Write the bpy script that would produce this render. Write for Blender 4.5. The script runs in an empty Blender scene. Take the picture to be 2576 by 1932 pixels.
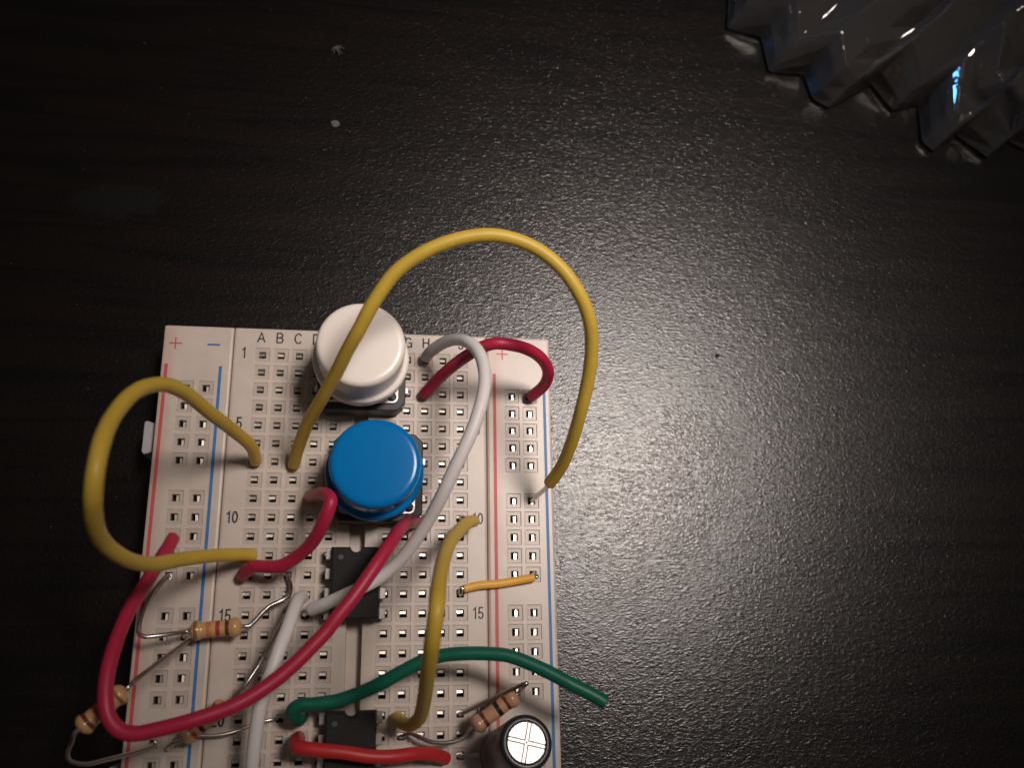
import bpy, bmesh, math, random
from mathutils import Vector, Matrix, noise

random.seed(7)
S = 0.001                      # everything below is written in millimetres
TOP = 9.0                      # board top above the table top (mm)
PITCH = 2.54
scene = bpy.context.scene
COL = scene.collection

# ------------------------------------------------------------------ camera
F_PX = 2260.0
R = Matrix(((0.98787183, -0.01631936, 0.15441158),
            (-0.02889099, 0.95777622, 0.28605946),
            (-0.15256005, -0.28705119, 0.94568866)))     # world -> camera axes
CAM = Vector((1.55384, -40.76009, 123.73025))            # mm, z from the board top
cam = bpy.data.cameras.new('camera')
cam.sensor_width = 36.0
cam.lens = F_PX * 36.0 / 2576.0
cam.clip_start = 0.002
cam.clip_end = 50.0
cam.dof.use_dof = True
cam.dof.focus_distance = 0.122
cam.dof.aperture_fstop = 26.0
camo = bpy.data.objects.new('camera', cam)
COL.objects.link(camo)
m4 = R.transposed().to_4x4()
m4.translation = Vector((CAM.x, CAM.y, CAM.z + TOP)) * S
camo.matrix_world = m4
scene.camera = camo

# ------------------------------------------------------------------ light
world = bpy.data.worlds.new('World')
scene.world = world
world.use_nodes = True
bg = world.node_tree.nodes['Background']
bg.inputs[0].default_value = (1.0, 0.88, 0.80, 1)
bg.inputs[1].default_value = 0.045

LAMP_POS = Vector((150.0, 78.0, 420.0))
LAMP_AIM = Vector((30.0, 20.5, 0.0))
lamp = bpy.data.lights.new('desk_lamp_light', 'SPOT')
lamp.energy = 10.9
lamp.color = (1.0, 0.885, 0.815)
lamp.shadow_soft_size = 0.065
lamp.spot_size = math.radians(23.8)
lamp.spot_blend = 1.0
lampo = bpy.data.objects.new('desk_lamp_light', lamp)
COL.objects.link(lampo)
lampo.location = (LAMP_POS + Vector((0, 0, TOP))) * S
lampo.rotation_euler = (LAMP_AIM - LAMP_POS).to_track_quat('-Z', 'Y').to_euler()

# weak point light added at the lamp, brightening the clear plastic outside its cone
fill = bpy.data.lights.new('plastic_fill_light', 'POINT')
fill.energy = 0.18
fill.color = (1.0, 0.84, 0.72)
fill.shadow_soft_size = 0.03
fillo = bpy.data.objects.new('plastic_fill_light', fill)
COL.objects.link(fillo)
fillo.location = lampo.location

# added blue light, its source unseen, for the glints in the clear plastic
GLINT_POS = Vector((-330.0, 190.0, 230.0))
glint = bpy.data.lights.new('blue_glint_light', 'AREA')
glint.energy = 0.010
glint.color = (0.10, 0.42, 1.0)
glint.shape = 'RECTANGLE'
glint.size = 0.060
glint.size_y = 0.040
glint.spread = math.radians(26)
glinto = bpy.data.objects.new('blue_glint_light', glint)
COL.objects.link(glinto)
glinto.location = (GLINT_POS + Vector((0, 0, TOP))) * S
glinto.rotation_euler = (Vector((118, 78, 0)) - GLINT_POS).to_track_quat('-Z', 'Y').to_euler()

scene.view_settings.view_transform = 'Standard'
scene.view_settings.look = 'None'
scene.view_settings.exposure = 0.0
scene.view_settings.gamma = 1.0
scene.view_settings.use_curve_mapping = False
scene.render.engine = 'CYCLES'
scene.cycles.use_denoising = True
scene.cycles.max_bounces = 8
scene.cycles.transmission_bounces = 8
scene.cycles.sample_clamp_indirect = 4.0


def un(u, v, z=0.0):
    """photo pixel -> point (mm) on the horizontal plane z above the board top"""
    d = R.transposed() @ Vector(((u - 1288.0) / F_PX, -(v - 966.0) / F_PX, -1.0))
    return CAM + d * ((z - CAM.z) / d.z)


def hole(c, r, z=0.0):
    """board hole: c is a letter A-J or a rail name, r the printed row number"""
    rails = {'L+': -23.90, 'L-': -21.24, 'R+': 21.46, 'R-': 24.02}
    if c in rails:
        x = rails[c]
    else:
        i = 'ABCDE'.find(c)
        if i < 0:
            i = 7 + 'FGHIJ'.find(c)
        x = (i - 5.5) * PITCH
    return Vector((x, -(r - 1) * PITCH, z))


# ------------------------------------------------------------------ materials
def new_mat(name):
    m = bpy.data.materials.new(name)
    m.use_nodes = True
    nt = m.node_tree
    return m, nt, nt.nodes['Principled BSDF']


def plain(name, col, rough=0.45, metal=0.0, spec=0.5, coat=0.0, sss=0.0, mottled=0.06, scale=900.0, bump=0.0):
    m, nt, b = new_mat(name)
    b.inputs['Roughness'].default_value = rough
    b.inputs['Metallic'].default_value = metal
    b.inputs['Specular IOR Level'].default_value = spec
    b.inputs['Coat Weight'].default_value = coat
    if sss:
        b.inputs['Subsurface Weight'].default_value = sss
        b.inputs['Subsurface Radius'].default_value = (1.0, 0.7, 0.5)
        b.inputs['Subsurface Scale'].default_value = 0.0008
    tc = nt.nodes.new('ShaderNodeTexCoord')
    n = nt.nodes.new('ShaderNodeTexNoise')
    n.inputs['Scale'].default_value = scale
    n.inputs['Detail'].default_value = 4
    nt.links.new(tc.outputs['Object'], n.inputs['Vector'])
    mix = nt.nodes.new('ShaderNodeMix')
    mix.data_type = 'RGBA'
    mix.inputs['A'].default_value = (*[c * (1 - mottled) for c in col], 1)
    mix.inputs['B'].default_value = (*[min(1, c * (1 + mottled)) for c in col], 1)
    nt.links.new(n.outputs['Fac'], mix.inputs['Factor'])
    nt.links.new(mix.outputs['Result'], b.inputs['Base Color'])
    if bump:
        bp = nt.nodes.new('ShaderNodeBump')
        bp.inputs['Strength'].default_value = bump
        bp.inputs['Distance'].default_value = 0.0001
        nt.links.new(n.outputs['Fac'], bp.inputs['Height'])
        nt.links.new(bp.outputs['Normal'], b.inputs['Normal'])
    return m


def table_material():
    m, nt, b = new_mat('dark_grained_laminate')
    L = nt.links.new
    N = nt.nodes.new
    tc = N('ShaderNodeTexCoord')
    # wrinkled leather-like emboss, wrinkles lying along x
    mp = N('ShaderNodeMapping')
    mp.inputs['Scale'].default_value = (0.5, 1.0, 1.0)
    mp.inputs['Rotation'].default_value = (0, 0, math.radians(4))
    L(tc.outputs['Object'], mp.inputs['Vector'])
    n1 = N('ShaderNodeTexNoise')
    n1.noise_type = 'FBM'
    n1.inputs['Scale'].default_value = 1750
    n1.inputs['Detail'].default_value = 2.0
    n1.inputs['Roughness'].default_value = 0.55
    n1.inputs['Distortion'].default_value = 0.35
    L(mp.outputs[0], n1.inputs['Vector'])
    # fold to ridges: abs(2n-1)
    a = N('ShaderNodeMath'); a.operation = 'MULTIPLY_ADD'
    a.inputs[1].default_value = 2.0; a.inputs[2].default_value = -1.0
    L(n1.outputs['Fac'], a.inputs[0])
    ab = N('ShaderNodeMath'); ab.operation = 'ABSOLUTE'
    L(a.outputs[0], ab.inputs[0])
    n2 = N('ShaderNodeTexNoise')
    n2.inputs['Scale'].default_value = 3200
    n2.inputs['Detail'].default_value = 1.0
    L(tc.outputs['Object'], n2.inputs['Vector'])
    ad = N('ShaderNodeMath'); ad.operation = 'MULTIPLY_ADD'
    ad.inputs[1].default_value = 0.35
    L(n2.outputs['Fac'], ad.inputs[0]); L(ab.outputs[0], ad.inputs[2])
    bp = N('ShaderNodeBump')
    bp.inputs['Strength'].default_value = 0.55
    bp.inputs['Distance'].default_value = 0.000082
    L(ad.outputs[0], bp.inputs['Height'])
    L(bp.outputs['Normal'], b.inputs['Normal'])
    # brown-black wood print streaks
    mp2 = N('ShaderNodeMapping')
    mp2.inputs['Scale'].default_value = (9, 120, 1)
    mp2.inputs['Rotation'].default_value = (0, 0, math.radians(6))
    L(tc.outputs['Object'], mp2.inputs['Vector'])
    n3 = N('ShaderNodeTexNoise')
    n3.inputs['Scale'].default_value = 3.2
    n3.inputs['Detail'].default_value = 6
    n3.inputs['Distortion'].default_value = 0.8
    L(mp2.outputs[0], n3.inputs['Vector'])
    cr = N('ShaderNodeValToRGB')
    e = cr.color_ramp.elements
    e[0].position = 0.35; e[0].color = (0.0016, 0.0014, 0.0015, 1)
    e[1].position = 0.75; e[1].color = (0.0065, 0.0030, 0.0018, 1)
    L(n3.outputs['Fac'], cr.inputs['Fac'])
    # a dry wiped smudge on the surface
    sp = un(300, 500, -TOP)
    vm = N('ShaderNodeVectorMath'); vm.operation = 'SUBTRACT'
    vm.inputs[1].default_value = (sp.x * S, sp.y * S, 0)
    L(tc.outputs['Object'], vm.inputs[0])
    vs = N('ShaderNodeVectorMath'); vs.operation = 'MULTIPLY'
    vs.inputs[1].default_value = (1 / 0.0090, 1 / 0.0030, 1)
    L(vm.outputs[0], vs.inputs[0])
    n4 = N('ShaderNodeTexNoise'); n4.inputs['Scale'].default_value = 140
    L(tc.outputs['Object'], n4.inputs['Vector'])
    vl = N('ShaderNodeVectorMath'); vl.operation = 'LENGTH'
    L(vs.outputs[0], vl.inputs[0])
    a2 = N('ShaderNodeMath'); a2.operation = 'MULTIPLY_ADD'
    a2.inputs[1].default_value = 2.2
    L(n4.outputs['Fac'], a2.inputs[0]); L(vl.outputs['Value'], a2.inputs[2])
    mr = N('ShaderNodeMapRange')
    mr.inputs['From Min'].default_value = 1.75; mr.inputs['From Max'].default_value = 2.1
    mr.inputs['To Min'].default_value = 1.0; mr.inputs['To Max'].default_value = 0.0
    L(a2.outputs[0], mr.inputs['Value'])
    mx = N('ShaderNodeMix'); mx.data_type = 'RGBA'
    mx.inputs['B'].default_value = (0.0062, 0.0058, 0.0054, 1)
    L(mr.outputs[0], mx.inputs['Factor']); L(cr.outputs['Color'], mx.inputs['A'])
    L(mx.outputs['Result'], b.inputs['Base Color'])
    # gloss varies a little
    rr = N('ShaderNodeMapRange')
    rr.inputs['To Min'].default_value = 0.24; rr.inputs['To Max'].default_value = 0.29
    L(n3.outputs['Fac'], rr.inputs['Value'])
    L(rr.outputs[0], b.inputs['Roughness'])
    b.inputs['Specular IOR Level'].default_value = 0.42
    return m


def board_material(name, col, red_lines=()):
    """milky translucent plastic; the pink glow beside the red lines is painted into the base colour"""
    m, nt, b = new_mat(name)
    L = nt.links.new
    N = nt.nodes.new
    tc = N('ShaderNodeTexCoord')
    n = N('ShaderNodeTexNoise')
    n.inputs['Scale'].default_value = 260
    n.inputs['Detail'].default_value = 5
    L(tc.outputs['Object'], n.inputs['Vector'])
    cr = N('ShaderNodeValToRGB')
    e = cr.color_ramp.elements
    e[0].position = 0.25; e[0].color = (*[c * 0.90 for c in col], 1)
    e[1].position = 0.75; e[1].color = (*[min(1, c * 1.04) for c in col], 1)
    L(n.outputs['Fac'], cr.inputs['Fac'])
    out = cr.outputs['Color']
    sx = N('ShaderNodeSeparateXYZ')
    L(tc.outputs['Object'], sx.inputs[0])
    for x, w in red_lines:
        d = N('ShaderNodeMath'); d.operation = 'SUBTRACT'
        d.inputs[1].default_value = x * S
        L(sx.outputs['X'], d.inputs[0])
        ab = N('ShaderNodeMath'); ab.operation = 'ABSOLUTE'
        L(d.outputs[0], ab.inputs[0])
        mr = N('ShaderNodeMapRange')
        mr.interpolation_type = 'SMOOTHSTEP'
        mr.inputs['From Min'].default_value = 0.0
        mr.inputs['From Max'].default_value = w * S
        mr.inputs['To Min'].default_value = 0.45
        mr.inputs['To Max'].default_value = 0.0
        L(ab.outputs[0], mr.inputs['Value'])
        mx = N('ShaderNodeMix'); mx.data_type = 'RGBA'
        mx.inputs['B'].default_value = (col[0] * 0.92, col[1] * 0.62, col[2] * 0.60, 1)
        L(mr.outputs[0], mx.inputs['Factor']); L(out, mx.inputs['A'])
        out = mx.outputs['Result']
    L(out, b.inputs['Base Color'])
    n2 = N('ShaderNodeTexNoise')
    n2.inputs['Scale'].default_value = 2600
    n2.inputs['Detail'].default_value = 3
    L(tc.outputs['Object'], n2.inputs['Vector'])
    bp = N('ShaderNodeBump')
    bp.inputs['Strength'].default_value = 0.16
    bp.inputs['Distance'].default_value = 0.00006
    L(n2.outputs['Fac'], bp.inputs['Height'])
    L(bp.outputs['Normal'], b.inputs['Normal'])
    b.inputs['Roughness'].default_value = 0.36
    b.inputs['Specular IOR Level'].default_value = 0.5
    b.inputs['Subsurface Weight'].default_value = 0.35
    b.inputs['Subsurface Radius'].default_value = (1.0, 0.75, 0.55)
    b.inputs['Subsurface Scale'].default_value = 0.0006
    return m


WHITE = (0.615, 0.535, 0.468)
M = {}
M['table'] = table_material()
M['strip'] = board_material('milky_plastic', WHITE)
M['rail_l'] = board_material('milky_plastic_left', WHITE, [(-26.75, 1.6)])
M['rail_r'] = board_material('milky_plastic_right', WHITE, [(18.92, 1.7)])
M['thin'] = board_material('milky_plastic_thin', (0.520, 0.448, 0.392))
M['well'] = board_material('milky_plastic_hole_shaded', (0.32, 0.29, 0.26))  # same plastic, its colour darkened for the shade deep in the holes
M['tab'] = board_material('milky_plastic_tab', (0.44, 0.43, 0.43))
M['clip'] = plain('tinned_contact', (0.70, 0.65, 0.58), rough=0.31, metal=1.0, mottled=0.15, scale=3000)
M['pin'] = plain('tinned_pin', (0.72, 0.70, 0.66), rough=0.24, metal=1.0, mottled=0.2, scale=2000)
M['lead'] = plain('dull_tinned_lead', (0.50, 0.47, 0.44), rough=0.30, metal=1.0, mottled=0.25, scale=700)
M['ink_black'] = plain('black_ink', (0.022, 0.020, 0.022), rough=0.6, mottled=0.5, scale=3000)
M['ink_red'] = plain('red_ink', (0.55, 0.075, 0.075), rough=0.5, mottled=0.22, scale=1600)
M['ink_blue'] = plain('blue_ink', (0.018, 0.16, 0.44), rough=0.5, mottled=0.3, scale=1600)
M['yellow'] = plain('yellow_pvc', (0.63, 0.425, 0.055), rough=0.44, spec=0.42, mottled=0.10, scale=260, bump=0.25)
M['orange'] = plain('amber_pvc', (0.86, 0.46, 0.08), rough=0.44, spec=0.42, mottled=0.06, scale=300, bump=0.2)
M['red'] = plain('red_pvc', (0.45, 0.018, 0.060), rough=0.44, spec=0.42, mottled=0.10, scale=260, bump=0.2)
M['red2'] = plain('scarlet_pvc', (0.50, 0.024, 0.028), rough=0.44, spec=0.42, mottled=0.10, scale=260, bump=0.2)
M['green'] = plain('green_pvc', (0.003, 0.115, 0.072), rough=0.44, spec=0.42, mottled=0.10, scale=260, bump=0.2)
M['white'] = plain('white_pvc', (0.74, 0.71, 0.70), rough=0.44, spec=0.42, mottled=0.04, scale=260, bump=0.2)
M['cap_white'] = plain('white_cap_plastic', (0.90, 0.82, 0.745), rough=0.30, mottled=0.02, scale=400, bump=0.06)
M['cap_blue'] = plain('blue_cap_plastic', (0.001, 0.172, 0.49), rough=0.17, spec=0.2, mottled=0.03, scale=400, bump=0.06)
M['black_base'] = plain('black_moulded_plastic', (0.030, 0.030, 0.034), rough=0.5, mottled=0.3, scale=900, bump=0.3)
M['epoxy'] = plain('black_epoxy', (0.013, 0.011, 0.011), rough=0.7, spec=0.3, mottled=0.35, scale=2200, bump=0.6)
M['steel'] = plain('stamped_steel', (0.70, 0.68, 0.66), rough=0.28, metal=1.0, mottled=0.12, scale=800)
M['tan'] = plain('tan_resistor_lacquer', (0.58, 0.335, 0.145), rough=0.26, mottled=0.08, scale=900, coat=0.3)
M['rosy'] = plain('rosy_resistor_lacquer', (0.50, 0.275, 0.165), rough=0.24, mottled=0.08, scale=900, coat=0.3)
M['b_brown'] = plain('brown_band', (0.13, 0.035, 0.022), rough=0.3, mottled=0.2)
M['b_red'] = plain('red_band', (0.38, 0.045, 0.038), rough=0.3, mottled=0.2)
M['b_orange'] = plain('orange_band', (0.58, 0.20, 0.075), rough=0.3, mottled=0.15)
M['b_gold'] = plain('gold_band', (0.36, 0.20, 0.07), rough=0.3, metal=0.4, mottled=0.2)
M['b_black'] = plain('black_band', (0.025, 0.02, 0.018), rough=0.3, mottled=0.2)
M['sleeve'] = plain('black_pvc_sleeve', (0.018, 0.018, 0.024), rough=0.33, mottled=0.2, scale=500, bump=0.1)
M['sleeve_mark'] = plain('grey_sleeve_print', (0.10, 0.10, 0.11), rough=0.35)
M['alu'] = plain('bare_aluminium', (0.86, 0.84, 0.81), rough=0.45, metal=1.0, mottled=0.03)
M['groove'] = plain('scored_groove', (0.10, 0.085, 0.075), rough=0.6)
M['dust'] = plain('pale_dust', (0.11, 0.10, 0.092), rough=0.9)
M['fibre'] = plain('dark_fibre', (0.015, 0.013, 0.012), rough=0.8)


def tray_material():
    m, nt, b = new_mat('clear_pet_plastic')
    tc = nt.nodes.new('ShaderNodeTexCoord')
    n = nt.nodes.new('ShaderNodeTexNoise')
    n.inputs['Scale'].default_value = 160
    n.inputs['Detail'].default_value = 3
    nt.links.new(tc.outputs['Object'], n.inputs['Vector'])
    bp = nt.nodes.new('ShaderNodeBump')
    bp.inputs['Strength'].default_value = 0.5
    bp.inputs['Distance'].default_value = 0.0008
    nt.links.new(n.outputs['Fac'], bp.inputs['Height'])
    nt.links.new(bp.outputs['Normal'], b.inputs['Normal'])
    b.inputs['Base Color'].default_value = (0.74, 0.69, 0.65, 1)
    b.inputs['Transmission Weight'].default_value = 0.962
    b.inputs['IOR'].default_value = 1.60
    b.inputs['Roughness'].default_value = 0.035
    return m


M['tray'] = tray_material()


# ------------------------------------------------------------------ helpers
def world_v(p):
    return Vector((p[0], p[1], p[2] + TOP)) * S


def thing(name, label, cat, at, group=None):
    o = bpy.data.objects.new(name, None)
    COL.objects.link(o)
    o.empty_display_size = 0.003
    o.location = world_v(at)
    o['label'] = label
    o['category'] = cat
    if group:
        o['group'] = group
    return o


def abs_loc(o):
    v = Vector(o.location)
    while o.parent:
        o = o.parent
        v += o.location
    return v


def link(name, mesh, mats, parent=None, smooth=False):
    o = bpy.data.objects.new(name, mesh)
    COL.objects.link(o)
    if not isinstance(mats, (list, tuple)):
        mats = [mats]
    if not mesh.materials:
        for k in mats:
            mesh.materials.append(M[k])
    if smooth:
        for p in mesh.polygons:
            p.use_smooth = True
    if parent:
        o.parent = parent
    return o


def mesh_from(name, verts, faces, mats, parent=None, smooth=False, idx=None):
    """verts in board millimetres; stored relative to the parent"""
    off = abs_loc(parent) if parent else Vector()
    me = bpy.data.meshes.new(name)
    me.from_pydata([world_v(v) - off for v in verts], [], faces)
    if not isinstance(mats, (list, tuple)):
        mats = [mats]
    for k in mats:
        me.materials.append(M[k])
    if idx:
        me.polygons.foreach_set('material_index', idx)
    me.update()
    return link(name, me, mats, parent, smooth)


def spline(pts, per=9):
    pts = [Vector(p) for p in pts]
    if len(pts) == 2:
        return [pts[0].lerp(pts[1], i / per) for i in range(per + 1)]
    ext = [pts[0] * 2 - pts[1]] + pts + [pts[-1] * 2 - pts[-2]]
    out = []
    for i in range(1, len(ext) - 2):
        p0, p1, p2, p3 = ext[i - 1:i + 3]
        t0 = 0.0
        t1 = t0 + max(1e-4, (p1 - p0).length) ** 0.5
        t2 = t1 + max(1e-4, (p2 - p1).length) ** 0.5
        t3 = t2 + max(1e-4, (p3 - p2).length) ** 0.5
        for k in range(per):
            t = t1 + (t2 - t1) * k / per
            a1 = p0 * ((t1 - t) / (t1 - t0)) + p1 * ((t - t0) / (t1 - t0))
            a2 = p1 * ((t2 - t) / (t2 - t1)) + p2 * ((t - t1) / (t2 - t1))
            a3 = p2 * ((t3 - t) / (t3 - t2)) + p3 * ((t - t2) / (t3 - t2))
            b1 = a1 * ((t2 - t) / (t2 - t0)) + a2 * ((t - t0) / (t2 - t0))
            b2 = a2 * ((t3 - t) / (t3 - t1)) + a3 * ((t - t1) / (t3 - t1))
            out.append(b1 * ((t2 - t) / (t2 - t1)) + b2 * ((t - t1) / (t2 - t1)))
    out.append(pts[-1].copy())
    return out


def tube(path, rad, seg=16, uneven=0.0):
    """rings along a path, ends slightly rounded; rad is a number or a function of 0..1"""
    n = len(path)
    tang = []
    for i in range(n):
        t = path[min(i + 1, n - 1)] - path[max(i - 1, 0)]
        tang.append(t.normalized())
    up = Vector((0, 0, 1)) if abs(tang[0].z) < 0.9 else Vector((1, 0, 0))
    nrm = (up - tang[0] * up.dot(tang[0])).normalized()
    verts, faces = [], []
    rings = []
    acc = 0.0
    lens = [0.0]
    for i in range(1, n):
        lens.append(lens[-1] + (path[i] - path[i - 1]).length)
    total = lens[-1] or 1.0
    items = []
    for i in range(n):
        f = lens[i] / total
        r = rad(f) if callable(rad) else rad
        if uneven:
            r *= 1 + uneven * noise.noise(path[i] * 0.55)
        if i == 0 and not callable(rad):
            items.append((i, r * 0.86, 0.0)); items.append((i, r, min(0.10, total * 0.02)))
        elif i == n - 1 and not callable(rad):
            items.append((i, r, -min(0.10, total * 0.02))); items.append((i, r * 0.86, 0.0))
        else:
            items.append((i, r, 0.0))
    last = None
    for (i, r, sh) in items:
        t = tang[i]
        if last is not None and i != last:
            nrm = nrm - t * nrm.dot(t)
            nrm.normalize()
        last = i
        bi = t.cross(nrm)
        base = len(verts)
        c = path[i] + t * sh
        for k in range(seg):
            a = 2 * math.pi * k / seg
            verts.append(c + (nrm * math.cos(a) + bi * math.sin(a)) * r)
        rings.append(base)
    for a, b in zip(rings, rings[1:]):
        for k in range(seg):
            k2 = (k + 1) % seg
            faces.append((a + k, a + k2, b + k2, b + k))
    faces.append(tuple(reversed(range(rings[0], rings[0] + seg))))
    faces.append(tuple(range(rings[-1], rings[-1] + seg)))
    return verts, faces


def lathe(profile, seg, origin, axis=Vector((0, 0, 1))):
    """profile: list of (radius, height) from bottom to top; closed with end fans"""
    axis = Vector(axis).normalized()
    q = Vector((0, 0, 1)).rotation_difference(axis)
    ox = q @ Vector((1, 0, 0))
    oy = q @ Vector((0, 1, 0))
    verts, faces = [], []
    for r, h in profile:
        for k in range(seg):
            a = 2 * math.pi * k / seg
            verts.append(Vector(origin) + axis * h + (ox * math.cos(a) + oy * math.sin(a)) * r)
    for i in range(len(profile) - 1):
        for k in range(seg):
            k2 = (k + 1) % seg
            faces.append((i * seg + k, i * seg + k2, (i + 1) * seg + k2, (i + 1) * seg + k))
    faces.append(tuple(reversed(range(seg))))
    faces.append(tuple(range((len(profile) - 1) * seg, len(profile) * seg)))
    return verts, faces


def boxes(list_of, name, mat, parent, bevel=0.0):
    """axis-aligned boxes (x0,x1,y0,y1,z0,z1) joined as one mesh, bevelled"""
    verts, faces = [], []
    for x0, x1, y0, y1, z0, z1 in list_of:
        b = len(verts)
        verts += [Vector(v) for v in ((x0, y0, z0), (x1, y0, z0), (x1, y1, z0), (x0, y1, z0),
                                      (x0, y0, z1), (x1, y0, z1), (x1, y1, z1), (x0, y1, z1))]
        faces += [tuple(b + i for i in f) for f in ((0, 3, 2, 1), (4, 5, 6, 7), (0, 1, 5, 4), (1, 2, 6, 5), (2, 3, 7, 6), (3, 0, 4, 7))]
    o = mesh_from(name, verts, faces, mat, parent)
    if bevel:
        bevel_mesh(o, bevel)
    return o


def bevel_mesh(o, width, seg=2):
    bm = bmesh.new()
    bm.from_mesh(o.data)
    bmesh.ops.bevel(bm, geom=[e for e in bm.edges if e.calc_face_angle(0) > 0.5], offset=width * S, segments=seg, affect='EDGES', profile=0.5)
    bm.to_mesh(o.data)
    bm.free()


def prism(outline, z0, z1, name, mat, parent, bevel=0.0):
    n = len(outline)
    verts = [Vector((x, y, z0)) for x, y in outline] + [Vector((x, y, z1)) for x, y in outline]
    faces = [tuple(reversed(range(n))), tuple(range(n, 2 * n))]
    faces += [(i, (i + 1) % n, n + (i + 1) % n, n + i) for i in range(n)]
    o = mesh_from(name, verts, faces, mat, parent)
    if bevel:
        bevel_mesh(o, bevel)
    return o


# ------------------------------------------------------------------ table
tb = bmesh.new()
bmesh.ops.create_grid(tb, x_segments=8, y_segments=8, size=0.9)
me = bpy.data.meshes.new('table_top')
tb.to_mesh(me); tb.free()
table = link('table_top', me, 'table')
table['kind'] = 'structure'


# ------------------------------------------------------------------ breadboard
Y1, Y0 = 4.0, -78.6
X_SEAM_L, X_SEAM_R = -18.0, 17.75
RAIL_ROWS = [r for r in range(3, 31) if (r - 3) % 6 != 5]

board = thing('breadboard', 'white solderless breadboard full of jumper wires on the dark table', 'breadboard', (0, -30, -TOP))


def make_body(name, x0, x1, cols, rows, channel, body_mat):
    """a moulded strip: top with one sunken cell and one square tapered hole per contact"""
    A, B_, C_, D_ = 1.06, 0.94, 0.52, 0.45
    xl = {}
    yl = {}

    def add(dic, v, tag):
        dic[round(v, 4)] = tag
    for v in (x0, x0 + 0.10, x0 + 0.35, x1 - 0.35, x1 - 0.10, x1):
        add(xl, v, None)
    for v in (Y0, Y0 + 0.10, Y0 + 0.35, Y1 - 0.35, Y1 - 0.10, Y1):
        add(yl, v, None)
    for c in cols:
        for d in (A, B_, C_, D_):
            add(xl, c - d, (c, d)); add(xl, c + d, (c, d))
    for r in rows:
        for d in (A, B_, C_, D_):
            add(yl, r - d, (r, d)); add(yl, r + d, (r, d))
    if channel:
        for v in (-1.10, -1.02, -0.98, 0.98, 1.02, 1.10):
            add(xl, v, 'ch')
    xs, ys = sorted(xl), sorted(yl)
    verts, faces, idx = [], [], []
    vid = {}

    def edge_drop(v, lo, hi):
        d = min(v - lo, hi - v)
        return -0.30 if d < 0.05 else (-0.09 if d < 0.2 else 0.0)

    def zof(x, y):
        tx, ty = xl[x], yl[y]
        if tx == 'ch':
            if abs(x) < 1.0:
                return -1.9
            return -0.06 if abs(x) < 1.05 else 0.0
        if tx and ty:
            m_ = max(tx[1], ty[1])
            if m_ >= A - 1e-6:
                return 0.0
            if m_ >= C_ - 1e-6:
                return -0.11
            return -0.22
        return edge_drop(x, x0, x1) + edge_drop(y, Y0, Y1)

    for i, x in enumerate(xs):
        for j, y in enumerate(ys):
            vid[i, j] = len(verts)
            verts.append(Vector((x, y, zof(x, y))))
    colset, rowset = [round(c, 4) for c in cols], [round(r, 4) for r in rows]
    for i in range(len(xs) - 1):
        for j in range(len(ys) - 1):
            cx, cy = (xs[i] + xs[i + 1]) / 2, (ys[j] + ys[j + 1]) / 2
            dx = min((abs(cx - c) for c in colset), default=9)
            dy = min((abs(cy - r) for r in rowset), default=9)
            q = (vid[i, j], vid[i + 1, j], vid[i + 1, j + 1], vid[i, j + 1])
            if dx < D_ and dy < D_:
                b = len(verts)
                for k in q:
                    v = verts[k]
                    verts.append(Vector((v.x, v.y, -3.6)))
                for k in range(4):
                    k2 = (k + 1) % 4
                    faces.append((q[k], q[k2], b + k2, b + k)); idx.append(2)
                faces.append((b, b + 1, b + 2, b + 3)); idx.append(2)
                continue
            faces.append(q)
            m_ = max(dx, dy)
            idx.append(1 if m_ < B_ + 0.01 else 0)
    # outer skirt
    nI, nJ = len(xs), len(ys)
    ring = [(i, 0) for i in range(nI)] + [(nI - 1, j) for j in range(1, nJ)] + [(i, nJ - 1) for i in range(nI - 2, -1, -1)] + [(0, j) for j in range(nJ - 2, 0, -1)]
    b = len(verts)
    for k in ring:
        v = verts[vid[k]]
        verts.append(Vector((v.x, v.y, -TOP + 0.02)))
    n = len(ring)
    for k in range(n):
        k2 = (k + 1) % n
        faces.append((vid[ring[k]], b + k, b + k2, vid[ring[k2]])); idx.append(0)
    return mesh_from(name, verts, faces, [body_mat, 'thin', 'well'], board, idx=idx)


term_cols = [hole(c, 1).x for c in 'ABCDEFGHIJ']
term_rows = [-(r - 1) * PITCH for r in range(1, 31)]
strip = make_body('terminal_strip', X_SEAM_L + 0.04, X_SEAM_R - 0.04, term_cols, term_rows, True, 'strip')
rail_rows_y = [-(r - 1) * PITCH for r in RAIL_ROWS]
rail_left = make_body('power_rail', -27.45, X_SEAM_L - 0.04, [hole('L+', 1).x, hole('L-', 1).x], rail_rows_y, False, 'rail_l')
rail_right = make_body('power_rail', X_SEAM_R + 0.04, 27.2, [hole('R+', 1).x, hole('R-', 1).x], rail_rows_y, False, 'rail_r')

# spring contacts seen inside the holes: two leaves closing to a slit
cv = [Vector(p) for p in ((-0.44, 0.44, -0.66), (0.44, 0.44, -0.66), (0.44, 0.00, -0.63), (-0.44, 0.00, -0.63), (-0.44, -0.06, -0.80), (0.44, -0.06, -0.80),
                          (0.44, -0.16, -3.2), (-0.44, -0.16, -3.2), (-0.44, -0.43, -1.0), (0.44, -0.43, -1.0), (0.44, -0.24, -3.2), (-0.44, -0.24, -3.2))]
cf = [(0, 3, 2, 1), (3, 4, 5, 2), (4, 7, 6, 5), (8, 11, 10, 9)]
clip_me = bpy.data.meshes.new('contact_clip')
clip_me.from_pydata([v * S for v in cv], [], cf)
clip_me.materials.append(M['clip'])


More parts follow.
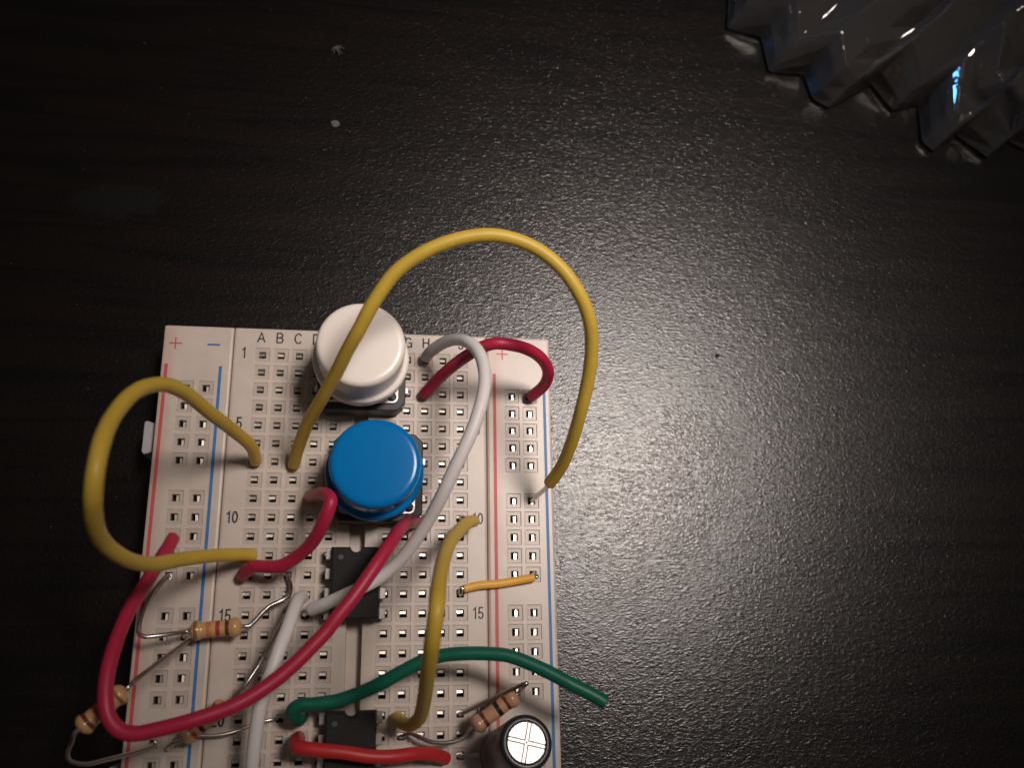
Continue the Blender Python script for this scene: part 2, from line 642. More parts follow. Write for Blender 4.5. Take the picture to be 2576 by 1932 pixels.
def add_clip(parent, p, turn):
    o = bpy.data.objects.new('contact_clip', clip_me)
    COL.objects.link(o)
    o.parent = parent
    o.location = world_v(p) - abs_loc(parent)
    o.rotation_euler = (random.uniform(-0.035, 0.035), random.uniform(-0.035, 0.035), (-math.pi / 2 if turn else 0) + random.uniform(-0.05, 0.05))


for c in 'ABCDEFGHIJ':
    for r in range(1, 23):
        add_clip(strip, hole(c, r), False)
for r in RAIL_ROWS:
    if r <= 22:
        for c in ('L+', 'L-'):
            add_clip(rail_left, hole(c, r), True)
        for c in ('R+', 'R-'):
            add_clip(rail_right, hole(c, r), True)


def arc(cx, cy, rx, ry, a0, a1, n=14):
    return [(cx + rx * math.cos(math.radians(a0 + (a1 - a0) * i / n)), cy + ry * math.sin(math.radians(a0 + (a1 - a0) * i / n))) for i in range(n + 1)]


# plain grotesque characters as pen strokes in a box one unit high
GLYPH = {
    'A': (0.72, [[(0.02, 0), (0.36, 1), (0.70, 0)], [(0.14, 0.34), (0.58, 0.34)]]),
    'B': (0.66, [[(0.06, 0), (0.06, 1)], [(0.06, 1), (0.36, 1)] + arc(0.36, 0.76, 0.22, 0.24, 90, -90) + [(0.06, 0.52)], [(0.06, 0.52), (0.38, 0.52)] + arc(0.38, 0.26, 0.25, 0.26, 90, -90) + [(0.06, 0)]]),
    'C': (0.72, [arc(0.38, 0.5, 0.33, 0.5, 40, 320, 22)]),
    'D': (0.70, [[(0.06, 0), (0.06, 1), (0.30, 1)] + arc(0.30, 0.5, 0.34, 0.5, 90, -90, 18) + [(0.06, 0)]]),
    'E': (0.60, [[(0.56, 1), (0.06, 1), (0.06, 0), (0.58, 0)], [(0.06, 0.52), (0.52, 0.52)]]),
    'F': (0.58, [[(0.56, 1), (0.06, 1), (0.06, 0)], [(0.06, 0.52), (0.50, 0.52)]]),
    'G': (0.74, [arc(0.38, 0.5, 0.33, 0.5, 42, 340, 24) + [(0.69, 0.0)], [(0.69, 0.46), (0.42, 0.46)], [(0.69, 0.46), (0.69, 0.2)]]),
    'H': (0.68, [[(0.06, 0), (0.06, 1)], [(0.62, 0), (0.62, 1)], [(0.06, 0.52), (0.62, 0.52)]]),
    'I': (0.14, [[(0.07, 0), (0.07, 1)]]),
    'J': (0.50, [[(0.44, 1), (0.44, 0.24)] + arc(0.24, 0.24, 0.20, 0.24, 0, -180)]),
    '0': (0.54, [arc(0.27, 0.5, 0.21, 0.47, 90, 450, 26)]),
    '1': (0.40, [[(0.04, 0.74), (0.24, 0.97), (0.24, 0.0)]]),
    '2': (0.54, [arc(0.27, 0.72, 0.21, 0.25, 170, -30) + [(0.06, 0.03), (0.50, 0.03)]]),
    '3': (0.54, [arc(0.26, 0.74, 0.19, 0.23, 165, -90), arc(0.26, 0.27, 0.22, 0.25, 90, -165)]),
    '5': (0.54, [[(0.46, 0.97), (0.12, 0.97), (0.08, 0.48)] + arc(0.26, 0.30, 0.21, 0.27, 130, -160)]),
}


def text_mesh(name, s, x, y, h, mat, parent, pen=0.115, xs=1.0):
    vv, ff = [], []
    wid = sum(GLYPH[c][0] for c in s) + 0.10 * (len(s) - 1)
    cur = -wid / 2
    lift = 0
    for c in s:
        w, strokes = GLYPH[c]
        for st in strokes:
            lift += 1
            z = 0.012 + 0.003 * lift
            pts = [Vector(((cur + px) * xs * h + x, (py - 0.5) * h + y)) for px, py in st]
            b = len(vv)
            n = len(pts)
            hw = pen * h / 2
            for i, p in enumerate(pts):
                d0 = (pts[i] - pts[i - 1]).normalized() if i else (pts[1] - pts[0]).normalized()
                d1 = (pts[i + 1] - pts[i]).normalized() if i < n - 1 else d0
                d = (d0 + d1)
                d = d.normalized() if d.length > 1e-5 else d1
                k = hw / max(0.45, d.dot(d0))
                ext = -d0 * hw * 0.5 if i == 0 else (d0 * hw * 0.5 if i == n - 1 else Vector((0, 0)))
                nn = Vector((-d.y, d.x)) * k
                wob = 1 + 0.16 * noise.noise(Vector((p.x * 5, p.y * 5, 1)))
                for sgn in (1, -1):
                    vv.append(Vector((*(p + ext + nn * sgn * wob), z)))
            for i in range(n - 1):
                ff.append((b + 2 * i, b + 2 * i + 1, b + 2 * i + 3, b + 2 * i + 2))
        cur += w + 0.10
    return mesh_from(name, vv, ff, mat, parent)


for c in 'ABCDEFGHIJ':
    text_mesh('column_letter', c, hole(c, 1).x - 0.28 + (0.35 if c > 'E' else 0), 2.60, 1.42, 'ink_black', strip, 0.145)
for n in (1, 5, 10, 15, 20, 25, 30):
    y = -(n - 1) * PITCH + 0.02
    text_mesh('row_number', str(n), -16.45, y + (0.25 if n < 10 else 0), 1.50, 'ink_black', strip, 0.15, xs=0.92)
    text_mesh('row_number', str(n), 16.40, y, 1.50, 'ink_black', strip, 0.12, xs=0.92)


def flat(name, rects, mat, parent):
    return boxes([(a, b, c, d, 0.006, 0.03) for a, b, c, d in rects], name, mat, parent)


for rail, xp, xm, xr, xb in ((rail_left, -25.77, -20.64, -26.72, -19.50), (rail_right, 20.13, 24.9, 18.92, 26.22)):
    h_, w_ = 0.85, 0.09
    prism([(xp + x, 1.33 + y) for x, y in ((-h_, -w_), (-w_, -w_), (-w_, -h_), (w_, -h_), (w_, -w_), (h_, -w_), (h_, w_), (w_, w_), (w_, h_), (-w_, h_), (-w_, w_), (-h_, w_))],
          0.006, 0.03, 'plus_mark', 'ink_red', rail)
    flat('minus_mark', [(xm - 0.85, xm + 0.85, 1.14, 1.40)], 'ink_blue', rail)
    flat('red_line', [(xr - 0.22, xr + 0.22, Y0 + 2, -1.72)], 'ink_red', rail)
    flat('blue_line', [(xb - 0.20, xb + 0.20, Y0 + 2, -1.84)], 'ink_blue', rail)

# joining lug on the left edge
prism([(-27.42, -13.6), (-27.42, -9.9), (-29.0, -9.35), (-29.3, -9.6), (-29.3, -13.7), (-29.0, -14.1)], -6.5, -2.0, 'joining_lug', 'tab', rail_left, 0.15)
prism([(-27.42, -57.6), (-27.42, -53.9), (-29.0, -53.35), (-29.3, -53.6), (-29.3, -57.7), (-29.0, -58.1)], -6.5, -2.0, 'joining_lug', 'tab', rail_left, 0.15)


# ------------------------------------------------------------------ push buttons
def push_button(col_c, row_c, z_top, cap_mat, label, cap_shift=(0, 0)):
    c = Vector(((col_c - 5.5) * PITCH, -(row_c - 1) * PITCH, 0))
    t = thing('push_button', label, 'push button', (c.x, c.y, 0), 'tactile push buttons on the breadboard')
    h = 6.0
    k = 1.15
    out = [(-h + k, -h), (h - k, -h), (h, -h + k), (h, h - k), (h - k, h), (-h + k, h), (-h, h - k), (-h, -h + k)]
    prism([(c.x + x, c.y + y) for x, y in out], 0.25, 3.3, 'base', 'black_base', t, 0.18)
    h2 = 5.05
    out = []
    for sx, sy in ((-1, -1), (1, -1), (1, 1), (-1, 1)):
        a0 = math.atan2(sy, sx) - math.pi / 4
        for q in range(5):
            a = a0 + q * math.pi / 8
            out.append((c.x + sx * (h2 - 0.8) + 0.8 * math.cos(a), c.y + sy * (h2 - 0.8) + 0.8 * math.sin(a)))
    prism(out, 3.28, 3.62, 'cover_plate', 'steel', t, 0.08)
    for sx in (-1, 1):
        for sy in (-1, 1):
            v, f = lathe([(0.62, 0), (0.62, 0.22), (0.50, 0.36), (0.2, 0.40)], 14, (c.x + sx * 4.15, c.y + sy * 4.15, 3.6))
            mesh_from('rivet', v, f, 'black_base', t, True)
    v, f = lathe([(2.6, 0), (2.6, 2.6)], 28, (c.x, c.y, 3.5))
    mesh_from('stem', v, f, 'black_base', t, True)
    cc = (c.x + cap_shift[0], c.y + cap_shift[1], 0)
    z = z_top
    prof = [(5.55, z - 7.6), (6.15, z - 7.5), (6.36, z - 7.2), (6.38, z - 5.9), (6.28, z - 5.62), (6.05, z - 5.50), (5.72, z - 5.44),
            (5.62, z - 5.2), (5.72, z - 0.95), (5.69, z - 0.62), (5.58, z - 0.32), (5.38, z - 0.10), (5.12, z - 0.015), (4.7, z), (2.5, z + 0.01), (0.05, z + 0.012)]
    v, f = lathe(prof, 96, cc)
    mesh_from('cap', v, f, cap_mat, t, True)
    for sx in (-1, 1):
        for r in (row_c - 1, row_c + 1):
            p = Vector((c.x + sx * 2.5 * PITCH, -(r - 1) * PITCH, 0))
            boxes([(min(c.x + sx * 5.9, p.x + sx * 0.1), max(c.x + sx * 5.9, p.x + sx * 0.1), p.y - 0.45, p.y + 0.45, 1.1, 1.4),
                   (p.x - 0.14 + sx * 0.02, p.x + 0.14 + sx * 0.02, p.y - 0.35, p.y + 0.35, -3.0, 1.12)], 'pin', 'pin', t, 0.04)
    return t


push_button(5.5, 2.0, 13.6, 'cap_white', 'round white capped push button crossed by a yellow wire', (-0.15, 0.05))
push_button(6.5, 8.0, 12.5, 'cap_blue', 'round blue capped push button beside the bent red wire', (-0.45, 0.05))


# ------------------------------------------------------------------ chips
def chip(row0, label, spot):
    yc = -(row0 + 1.5 - 1) * PITCH
    t = thing('integrated_circuit', label, 'microchip', (0, yc, 0), 'eight pin chips straddling the centre channel')
    hw, hl = 3.22, 4.72
    # body with a half-round notch in its upper end, mould line at mid height
    def outline(k):
        o = [(-hw + k, yc - hl + k), (hw - k, yc - hl + k), (hw - k, yc + hl - k)]
        for q in range(9):
            a = -math.pi * q / 8
            o.append((0.75 * math.cos(a), yc + hl - k + 0.75 * math.sin(a) * 0.9))
        o.append((-hw + k, yc + hl - k))
        return o
    levels = [(0.32, 0.55), (0.0, 2.2), (0.0, 2.32), (0.24, 3.95), (0.34, 4.05)]
    verts, faces = [], []
    n = len(outline(0))
    for k, z in levels:
        verts += [Vector((x, y, z)) for x, y in outline(k)]
    for l in range(len(levels) - 1):
        for i in range(n):
            faces.append((l * n + i, l * n + (i + 1) % n, (l + 1) * n + (i + 1) % n, (l + 1) * n + i))
    faces.append(tuple(reversed(range(n))))
    faces.append(tuple(range((len(levels) - 1) * n, len(levels) * n)))
    mesh_from('body', verts, faces, 'epoxy', t)
    v, f = lathe([(0.42, 0), (0.42, 0.02), (0.3, 0.022)], 20, (-hw + 1.25, yc + hl - 1.5, 4.045))
    mesh_from('pin_one_dot', v, f, 'black_base', t, True)
    for s in (-1, 1):
        for r in range(4):
            y = -(row0 + r - 1) * PITCH
            a, b = sorted((s * 3.15, s * 3.92))
            c, d = sorted((s * 3.70, s * 3.93))
            boxes([(a, b, y - 0.72, y + 0.72, 2.16, 2.40), (c, d, y - 0.72, y + 0.72, 0.9, 2.162), (c + 0.01, d - 0.01, y - 0.25, y + 0.25, -3.0, 0.902)], 'pin', 'pin', t, 0.05)
    return t


chip(12, 'black eight pin chip below the blue button under a red and a white wire', None)
chip(20, 'black eight pin chip with a short scarlet wire lying across it', None)


# ------------------------------------------------------------------ jumper wires
def wire(label, mat, pts, start=None, end=None, rad=0.83, name='jumper_wire', group='insulated jumper wires', ends=None):
    """pts: (u, v, z) along the insulation; start / end: board holes the bare ends go into"""
    path = [un(u, v, z) for u, v, z in pts]
    base = start if start is not None else path[0]
    t = thing(name, label, 'wire', (base.x, base.y, 0), group)
    v, f = tube(spline(path), rad, 18, 0.035)
    mesh_from('insulation', v, f, mat, t, True)
    for tip, nxt, h in ((path[0], path[1], start), (path[-1], path[-2], end)):
        d = (tip - nxt).normalized()
        if h is None:
            continue
        top = Vector((h.x, h.y, max(0.15, min(0.9, tip.z * 0.4))))
        mid = tip + d * min(0.7, (top - tip).length * 0.4)
        p = spline([tip - d * 0.8, tip, mid, top, Vector((h.x, h.y, -0.8)), Vector((h.x, h.y, -2.6))], 5)
        v, f = tube(p, 0.30, 10)
        mesh_from('bare_end', v, f, 'pin', t, True)
    return t


H = hole
wire('yellow wire looping far out over the left edge of the board', 'yellow',
     [(644, 1160, 1.0), (633, 1125, 5), (584, 1081, 11), (530, 1040, 17), (462, 986, 23), (408, 967, 27), (345, 983, 31), (291, 1038, 35),
      (258, 1106, 38), (240, 1187, 39), (234, 1248, 38), (237, 1310, 35), (258, 1362, 31), (313, 1405, 26), (381, 1420, 20), (462, 1407, 14), (543, 1398, 8.5), (611, 1396, 4.2), (635, 1398, 2.6)],
     H('A', 7), H('A', 12))
wire('long yellow wire arching over the white button and past the right edge', 'yellow',
     [(739, 1171, 0.8), (750, 1128, 4.5), (775, 1062, 10), (810, 1002, 15), (843, 943, 19), (873, 883, 22.5), (903, 829, 25), (940, 760, 27), (995, 685, 28.5), (1067, 634, 29.5),
      (1157, 600, 30), (1248, 592, 30), (1338, 619, 29.5), (1411, 674, 29), (1461, 746, 28), (1483, 808, 26.5), (1488, 880, 24), (1480, 952, 21.5), (1462, 1030, 18.5), (1438, 1113, 14), (1411, 1176, 9.5), (1382, 1217, 6)],
     H('C', 7), H('R-', 9))
wire('crimson wire arched over the right hand plus mark', 'red',
     [(1066, 993, 0.9), (1102, 954, 4.5), (1145, 916, 8.5), (1189, 886, 11.5), (1221, 870, 13.2), (1248, 864, 14), (1289, 868, 13.6), (1330, 880, 12), (1362, 902, 9.8), (1379, 935, 7), (1370, 967, 4.2), (1346, 990, 2), (1334, 998, 1)],
     H('H', 3), H('R-', 3))
wire('long white wire from the letter H curving down to the first chip', 'white',
     [(1072, 899, 0.8), (1081, 887, 3), (1113, 864, 6.5), (1145, 854, 9.5), (1178, 861, 12.5), (1202, 883, 14.5), (1217, 921, 16), (1219, 970, 17), (1208, 1024, 17.5), (1186, 1087, 17.5), (1159, 1146, 17), (1132, 1203, 16), (1114, 1242, 15),
      (1079, 1307, 12.5), (1038, 1370, 10), (998, 1419, 8), (943, 1462, 6.6), (876, 1494, 6.0), (821, 1519, 4.6), (782, 1535, 2.6)],
     H('H', 1), H('D', 15))
wire('bent crimson wire running from beside the blue button to row thirteen', 'red',
     [(780, 1250, 0.9), (790, 1247, 5), (808, 1243, 9.5), (823, 1246, 12), (832, 1260, 13.2), (824, 1289, 13), (805, 1332, 11.5), (781, 1370, 9.5), (745, 1402, 7.5), (707, 1424, 6.2), (669, 1426, 5.2), (637, 1426, 4.2), (618, 1440, 2.6), (609, 1450, 1.5)],
     H('D', 9), H('A', 13))
wire('longest red wire sweeping out past the resistors and back to a plus rail', 'red',
     [(1046, 1314, 1.0), (1028, 1315, 5), (1006, 1332, 9), (984, 1364, 12), (957, 1405, 13.6), (924, 1454, 14.4), (889, 1503, 14.8), (848, 1553, 15), (821, 1589, 15), (781, 1631, 15.2), (740, 1672, 15.4), (699, 1707, 15.6),
      (645, 1745, 16), (591, 1775, 16.4), (557, 1789, 16.6), (476, 1816, 17), (394, 1837, 17), (340, 1847, 17), (302, 1839, 17), (274, 1807, 17), (265, 1753, 16.8), (272, 1685, 16), (291, 1618, 14.5), (318, 1550, 12), (340, 1509, 10), (362, 1476, 8),
      (384, 1440, 6), (416, 1388, 3.2), (431, 1364, 1.6), (435, 1354, 0.8)],
     H('H', 10), H('L+', 11))
wire('yellow wire standing in a tall arch between row ten and row twenty', 'yellow',
     [(1192, 1311, 3.2), (1174, 1317, 7), (1151, 1340, 12), (1129, 1370, 18), (1113, 1419, 24), (1103, 1473, 28.5), (1098, 1533, 31), (1089, 1604, 30), (1079, 1672, 26.5), (1072, 1726, 21.5), (1064, 1779, 14.5), (1053, 1810, 9.5), (1030, 1825, 6), (1008, 1817, 3), (999, 1806, 1.2)],
     H('J', 10), H('G', 20))
wire('short thin amber jumper lying flat across the right red line', 'orange',
     [(1166, 1482, 0.75), (1208, 1473, 0.72), (1256, 1469, 0.70), (1303, 1461, 0.72), (1345, 1453, 0.95)], H('J', 14), H('R-', 13), rad=0.57)
wire('green wire with its free end reaching past the right edge', 'green',
     [(758, 1802, 0.9), (752, 1811, 3.2), (740, 1803, 4.6), (738, 1786, 5.4), (756, 1775, 5.8), (794, 1772, 6), (848, 1764, 6.3), (903, 1745, 6.8), (957, 1721, 7.5), (1011, 1691, 8.4), (1065, 1664, 9), (1113, 1650, 9.5),
      (1167, 1645, 10), (1221, 1645, 10.4), (1276, 1650, 10.8), (1330, 1669, 11.2), (1384, 1694, 11.6), (1438, 1723, 12), (1492, 1750, 12.2), (1523, 1769, 12.2)],
     H('D', 20), None)
wire('short scarlet wire lying across the lower chip', 'red2',
     [(752, 1857, 0.9), (744, 1868, 4), (749, 1881, 5.9), (768, 1884, 6.4), (808, 1889, 6.6), (862, 1894, 6.6), (930, 1904, 6.3), (984, 1905, 5.9), (1052, 1897, 4.6), (1093, 1900, 3), (1122, 1910, 1.1)],
     H('D', 21), H('I', 22))
wire('white wire running from beside the first chip straight down past the number twenty', 'white',
     [(762, 1500, 0.9), (749, 1511, 4.5), (735, 1546, 7), (721, 1587, 8.5), (702, 1634, 9.6), (685, 1685, 10), (669, 1726, 10), (654, 1780, 9.6), (645, 1834, 9), (638, 1889, 8.2), (634, 1932, 7.4), (630, 1990, 5.5), (632, 2030, 3), (634, 2050, 1)],
     H('D', 14), H('B', 25))


# ------------------------------------------------------------------ resistors
def resistor(label, a, b, lacquer, bands, lead_a, lead_b, group='axial resistors'):
    """a, b: body ends (u,v,z); bands: (position 0..1, width, material); leads: (u,v,z) lists ending in a hole"""
    A, B_ = un(*a), un(*b)
    ax = B_ - A
    Ln = ax.length
    t = thing('resistor', label, 'resistor', ((A.x + B_.x) / 2, (A.y + B_.y) / 2, 0), group)

    def prof(f):
        d = min(f, 1 - f) * Ln
        if d < 1.7:
            q = (d - 0.85) / 0.85
            r = 1.22 * math.sqrt(max(0.0, 1 - q * q)) if d < 0.85 else 1.22 - 0.24 * (1 - math.cos(min(1, (d - 0.85) / 0.85) * math.pi)) / 2
            return max(r, 0.30)
        return 0.98
    n = 44
    fs = [i / n for i in range(n + 1)]
    path = [A + ax * f for f in fs]
    v, f = tube(path, prof, 26)
    mesh_from('body', v, f, lacquer, t, True)
    for pos, w, mt in bands:
        p = [A + ax * (pos + w * (k / 6 - 0.5)) for k in range(7)]
        v, f = tube(p, lambda q, pos=pos, w=w: prof(pos + w * (q - 0.5)) + 0.018, 26)
        mesh_from('colour_band', v, f, mt, t, True)
    for e, o, ld in ((A, B_, lead_a), (B_, A, lead_b)):
        d = (e - o).normalized()
        pts = [e - d * 0.5, e + d * 0.4] + [(un(*p) if not isinstance(p, Vector) else p) for p in ld[:-1]]
        hl = ld[-1]
        if isinstance(hl, Vector):
            pts += [Vector((hl.x, hl.y, 0.25)), Vector((hl.x, hl.y, -0.8)), Vector((hl.x, hl.y, -2.6))]
        else:
            pts += [un(*hl)]
        v, f = tube(spline(pts, 7), 0.27, 10, 0.08)
        mesh_from('lead', v, f, 'lead', t, True)
    return t


resistor('tan resistor with red and brown bands beside the number fifteen', (477, 1589, 3.2), (609, 1577, 3.2), 'tan',
         [(0.13, 0.07, 'b_gold'), (0.38, 0.085, 'b_orange'), (0.55, 0.08, 'b_red'), (0.725, 0.075, 'b_brown')],
         [(440, 1594, 4.2), (390, 1601, 5.2), (362, 1602, 5.5), (349, 1591, 5.4), (352, 1568, 5.0), (367, 1525, 3.8), (389, 1485, 2.4), (410, 1459, 1.2), H('L+', 13)],
         [(628, 1575, 3.1), (641, 1563, 3.0), (655, 1547, 2.9), (679, 1525, 2.7), (711, 1510, 2.4), (727, 1497, 2.0), (732, 1476, 1.4), H('C', 13)])
resistor('tan resistor hanging off the left board edge behind the red wire', (317, 1734, 12.2), (196, 1838, 12.8), 'tan',
         [(0.17, 0.06, 'b_gold'), (0.42, 0.08, 'b_orange'), (0.58, 0.08, 'b_red'), (0.78, 0.07, 'b_brown')],
         [(340, 1713, 11.2), (367, 1692, 9.8), (421, 1650, 6.6), (470, 1614, 3.4), (478, 1603, 1.6), H('L-', 16)],
         [(181, 1866, 11.6), (170, 1896, 10.4), (175, 1915, 9.6), (212, 1924, 8.4), (264, 1913, 6.2), (340, 1894, 3.0), (378, 1880, 1.2), H('L+', 21)])
resistor('tan resistor beside the number twenty mostly hidden under the red wire', (572, 1771, 3.4), (458, 1861, 3.4), 'tan',
         [(0.20, 0.07, 'b_brown'), (0.42, 0.085, 'b_orange'), (0.60, 0.08, 'b_black'), (0.76, 0.07, 'b_red')],
         [(586, 1757, 4.4), (611, 1731, 4.8), (638, 1694, 4.6), (665, 1650, 3.9), (690, 1604, 2.8), (707, 1571, 1.5), H('C', 15)],
         [(437, 1870, 3.0), (424, 1880, 2.0), (424, 1884, 1.2), H('L-', 21)])
resistor('rosy brown resistor with dark bands above the capacitor', (1300, 1748, 4.6), (1190, 1832, 4.0), 'rosy',
         [(0.24, 0.06, 'b_brown'), (0.43, 0.085, 'b_black'), (0.74, 0.07, 'b_brown')],
         [(1316, 1729, 7.2), (1325, 1720, 8.2), (1319, 1721, 8.2), (1289, 1734, 6.8), (1221, 1767, 3.6), (1178, 1788, 1.3), H('J', 20)],
         [(1175, 1851, 3.8), (1153, 1863, 3.7), (1118, 1870, 3.6), (1080, 1866, 3.3), (1053, 1854, 2.8), (1030, 1847, 1.6), H('G', 21)])

# a thin bare lead curving off under the white wire
p = [un(470, 1848, 2.2), un(490, 1850, 2.2), un(525, 1852, 2.0), un(561, 1849, 1.8), un(597, 1839, 1.5), un(623, 1829, 1.2), un(645, 1820, 1.0)]
hb = H('B', 20)
hb0 = H('L-', 20)
t = thing('bare_wire', 'thin bare grey wire curving below the number twenty', 'wire', (hb.x, hb.y, 0))
v, f = tube(spline(p + [Vector((H('C', 20).x - 0.5, H('C', 20).y, 0.5)), H('C', 20, -0.8), H('C', 20, -2.5)], 7), 0.22, 10, 0.05)
mesh_from('strand', v, f, 'lead', t, True)
v, f = lathe([(0.24, 0), (0.30, 0.05), (0.30, 0.25), (0.24, 0.3)], 10, p[0] - Vector((0.15, 0, 0.0)), (1, 0, 0))
mesh_from('clipped_tip', v, f, 'pin', t, True)

# ------------------------------------------------------------------ electrolytic capacitor
cb, ct = un(1268, 1901, 1.2), un(1325, 1869, 12.4)
ax = (ct - cb).normalized()
LnC = (ct - cb).length
t = thing('capacitor', 'black cylindrical capacitor with cross scored silver top', 'capacitor', (cb.x, cb.y, 0))
rc = 3.22
v, f = lathe([(rc - 0.25, 0), (rc, 0.25), (rc, 1.6), (rc - 0.22, 1.95), (rc - 0.22, 2.15), (rc, 2.5), (rc, LnC - 0.55), (rc - 0.10, LnC - 0.22), (rc - 0.32, LnC - 0.05), (rc - 0.60, LnC), (rc - 0.86, LnC - 0.03), (rc - 0.93, LnC - 0.14)], 64, cb, ax)
mesh_from('sleeve', v, f, 'sleeve', t, True)
q = Vector((0, 0, 1)).rotation_difference(ax)
ux, uy = q @ Vector((1, 0, 0)), q @ Vector((0, 1, 0))
v, f = lathe([(2.33, LnC - 0.30), (2.33, LnC - 0.125), (0.1, LnC - 0.12)], 48, cb, ax)
mesh_from('top_disc', v, f, 'groove', t)


def on_top(x, y, z):
    a0 = math.radians(-14)
    x, y = x * math.cos(a0) - y * math.sin(a0), x * math.sin(a0) + y * math.cos(a0)
    return cb + ax * (LnC + z) + ux * x + uy * y


for qd in range(4):
    sx, sy = ((1, 1), (-1, 1), (-1, -1), (1, -1))[qd]
    g, rr_ = 0.31, 2.26
    pts = [(g * sx, g * sy)]
    a0, a1 = math.asin(g / rr_), math.pi / 2 - math.asin(g / rr_)
    arc = [(rr_ * math.cos(a0 + (a1 - a0) * k / 12) * sx, rr_ * math.sin(a0 + (a1 - a0) * k / 12) * sy) for k in range(13)]
    pts += arc
    if sx * sy < 0:
        pts = pts[::-1]
    n = len(pts)
    v = [on_top(x, y, -0.12) for x, y in pts] + [on_top(x, y, -0.06) for x, y in pts]
    f = [tuple(range(n, 2 * n))] + [(i, (i + 1) % n, n + (i + 1) % n, n + i) for i in range(n)]
    mesh_from('vent_segment', v, f, 'alu', t)
for k in range(4):
    c, s_ = ((1, 0), (0, 1), (-1, 0), (0, -1))[k]
    pts = [(0.135, -0.135), (2.22, -0.135), (2.22, 0.135), (0.135, 0.135)]
    pts = [(x * c - y * s_, x * s_ + y * c) for x, y in pts]
    v = [on_top(x, y, -0.12) for x, y in pts] + [on_top(x, y, -0.065) for x, y in pts]
    f = [(4, 5, 6, 7)] + [(i, (i + 1) % 4, 4 + (i + 1) % 4, 4 + i) for i in range(4)]
    mesh_from('score_rib', v, f, 'alu', t)
# printed stripe down the sleeve
vv, ff = [], []
for i in range(9):
    a = math.radians(-18 + 36 * i / 8 + 8)
    for h in (0.35, 1.5, 2.6, LnC - 0.6):
        vv.append(cb + ax * h + (ux * math.cos(a) + uy * math.sin(a)) * (rc + 0.015))
for i in range(8):
    ff.append((i * 4 + 2, i * 4 + 6, i * 4 + 7, i * 4 + 3))
mesh_from('polarity_stripe', vv, ff, 'sleeve_mark', t, True)
for dst, off in ((H('J', 22), Vector((-1.2, 0.2, 0))), (H('R+', 23), Vector((1.2, -0.2, 0)))):
    s0 = cb + ax * 0.1 + off
    v, f = tube(spline([s0, s0 + off * 0.6 - ax * 0.5, dst.lerp(s0, 0.45) + Vector((0, 0, 0.3)), dst + Vector((0, 0, 0.25)), dst + Vector((0, 0, -0.8)), dst + Vector((0, 0, -2.5))], 6), 0.26, 10)
    mesh_from('lead', v, f, 'lead', t, True)

# ------------------------------------------------------------------ pleated clear plastic packaging
rim_px = [(1790, -60), (1838, -20), (1832, 69), (1917, 90), (1937, 177), (2024, 184), (2046, 246), (2082, 268), (2192, 208), (2246, 273), (2311, 259), (2322, 354),
          (2344, 376), (2405, 336), (2481, 392), (2536, 351), (2600, 385), (2640, 350), (2720, 430), (2790, 400)]
tops = [6.0, 8.0, 5.0, 8.5, 5.2, 8.5, 7.0, 4.6, 9.0, 5.4, 8.8, 5.8, 5.2, 9.2, 5.2, 9.0, 5.4, 9, 5, 9]
dvec = Vector((0.735, 0.68, 0.0))
tray_at = un(2300, 150, -TOP)
tray = thing('plastic_packaging', 'clear pleated plastic packaging with a jagged edge lying on the table', 'packaging', (tray_at.x, tray_at.y, -TOP))
rows_ = []
n = len(rim_px)
rndt = random.Random(3)
for i, (u, v_) in enumerate(rim_px):
    o = un(u, v_, -TOP + 0.5)
    h = tops[i]
    jag = rndt.uniform(-0.5, 0.5)
    prof = [(0.0, 0.35), (0.9 + jag * 0.3, h * 0.35), (3.0 + jag, h * 0.80), (4.6 + jag, h), (7 + 2 * jag, h + 0.5 + jag), (11 + 2 * jag, h + 0.3 - jag), (16, h + 1.6 + 1.5 * jag), (22, h + 1.2 - 1.5 * jag), (30 - 3 * jag, h + 2.8), (40 + 4 * jag, h + 3.0 + jag), (75, h + 4.5)]
    rows_.append([o + dvec * d + Vector((0, 0, z - 0.5 + 0.3)) for d, z in prof])
verts = [p for r in rows_ for p in r]
k = len(rows_[0])
faces = []
for i in range(n - 1):
    for j in range(k - 1):
        faces.append((i * k + j, (i + 1) * k + j, (i + 1) * k + j + 1, i * k + j + 1))
ob = mesh_from('pleated_wall', verts, faces, 'tray', tray)
bm = bmesh.new()
bm.from_mesh(ob.data)
bmesh.ops.bevel(bm, geom=[e for e in bm.edges if e.calc_face_angle(0) > 0.25], offset=0.28 * S, segments=2, affect='EDGES', profile=0.6)
bmesh.ops.recalc_face_normals(bm, faces=bm.faces[:])
bmesh.ops.solidify(bm, geom=bm.faces[:], thickness=0.35 * S)
bmesh.ops.recalc_face_normals(bm, faces=bm.faces[:])
bm.to_mesh(ob.data)
bm.free()

for j, rl in ((0, 0.20), (3, 0.22)):  # beads added along the pleats so the edges catch highlights
    v, f = tube([r[j] + Vector((0, 0, 0.1)) for r in rows_], rl, 8, 0.25)
    mesh_from('edge_glint_bead', v, f, 'tray', tray, True)

# ------------------------------------------------------------------ crumbs and dust on the table
def crumb(name, u, v, r, label, mat='dust', flatness=0.4, seed=0):
    rnd = random.Random(seed)
    c = un(u, v, -TOP)
    bm = bmesh.new()
    bmesh.ops.create_icosphere(bm, subdivisions=2, radius=1.0)
    for vt in bm.verts:
        vt.co *= 1 + 0.45 * noise.noise(vt.co * 1.7 + Vector((seed * 3.1, 0, 0)))
        vt.co = Vector((vt.co.x * r, vt.co.y * r * 0.9, (vt.co.z + 0.7) * r * flatness)) * S
    me = bpy.data.meshes.new(name)
    bm.to_mesh(me); bm.free()
    o = link(name, me, mat, None)
    o.location = world_v(c)
    o['label'] = label
    o['category'] = 'crumb'
    return o


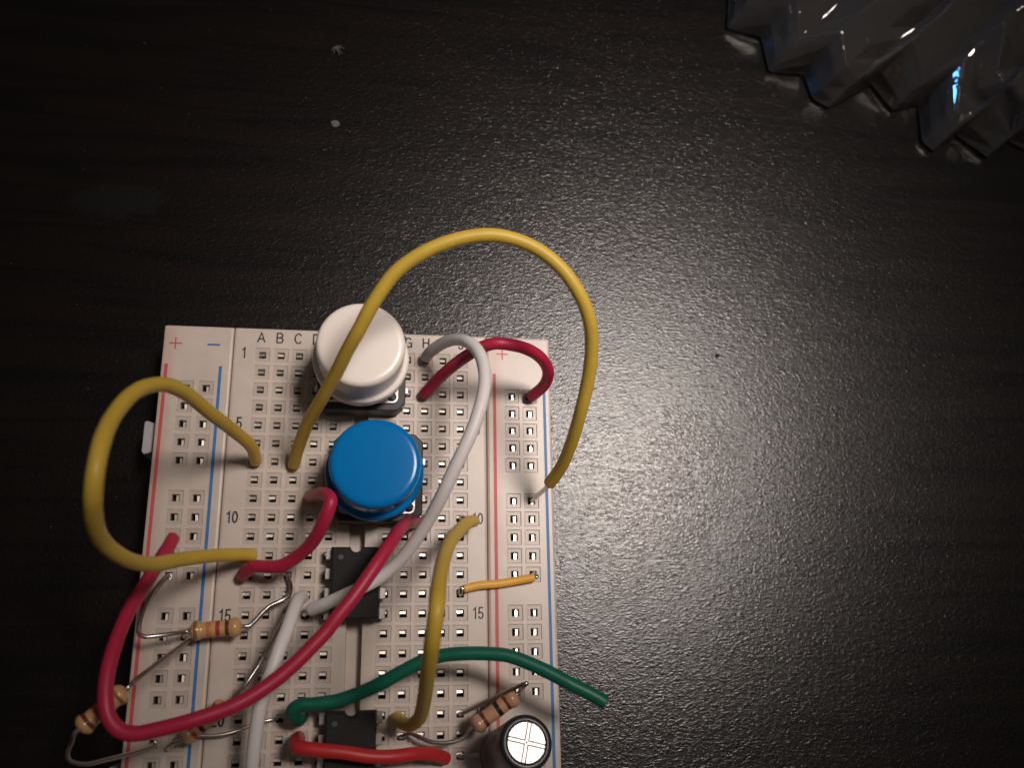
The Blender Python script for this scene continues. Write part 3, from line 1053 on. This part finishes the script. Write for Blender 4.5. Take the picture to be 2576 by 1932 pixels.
crumb('crumb', 843, 312, 0.75, 'pale round crumb lying alone on the dark table above the white button', seed=1, flatness=0.3)
crumb('crumb', 1805, 895, 0.42, 'small dull crumb on the shiny table beyond the long yellow wire', 'fibre', seed=4)
# lint tuft: a few crossed fibres
lc = un(848, 120, -TOP + 0.2)
vv, ff = [], []
rnd = random.Random(5)
for i in range(9):
    a = rnd.uniform(0, math.pi * 2)
    l = rnd.uniform(0.5, 1.5)
    p = [lc + Vector((math.cos(a + w * 0.4) * l * w, math.sin(a + w * 0.4) * l * w, 0.25 * math.sin(w * 3) + 0.05)) for w in (-0.5, -0.1, 0.3, 0.6, 1.0)]
    v, f = tube(spline(p, 3), 0.07, 6)
    b = len(vv)
    vv += v
    ff += [tuple(b + q for q in x) for x in f]
lint = mesh_from('lint_tuft', vv, ff, 'dust', None, True)
lint['label'] = 'tiny star shaped tuft of lint on the dark table near the top'
lint['category'] = 'lint'
fp = [un(1731, 1194, -TOP + 0.1), un(1736, 1190, -TOP + 0.25), un(1741, 1186, -TOP + 0.25), un(1746, 1180, -TOP + 0.1)]
v, f = tube(spline(fp, 4), 0.09, 8)
fb = mesh_from('fibre', v, f, 'fibre', None, True)
fb['label'] = 'short dark fibre lying in the bright sheen of the table'
fb['category'] = 'fibre'
# fine dust nobody could count
vv, ff = [], []
rnd = random.Random(11)
spots = [(363, 107), (683, 24), (832, 370), (880, 330), (1846, 312), (222, 978), (1657, 2), (2390, 710), (2440, 800), (2517, 967), (1060, 360), (534, 432), (1130, 20), (770, 245)]
for i in range(110):
    u, v_ = spots[i] if i < len(spots) else (rnd.uniform(0, 2576), rnd.uniform(0, 1400))
    c = un(u, v_, -TOP)
    r = rnd.uniform(0.05, 0.12) * (1.8 if i < len(spots) else 1)
    b = len(vv)
    a = rnd.uniform(0, 6)
    for q in range(4):
        vv.append(c + Vector((math.cos(a + q * 1.57) * r, math.sin(a + q * 1.57) * r * rnd.uniform(0.5, 1), 0.02)))
    vv.append(c + Vector((0, 0, r * 0.8)))
    ff += [(b, b + 1, b + 4), (b + 1, b + 2, b + 4), (b + 2, b + 3, b + 4), (b + 3, b, b + 4)]
dust = mesh_from('dust', vv, ff, 'dust', None)
dust['kind'] = 'stuff'
dust['label'] = 'scattered pale specks of dust on the dark table'
dust['category'] = 'dust'
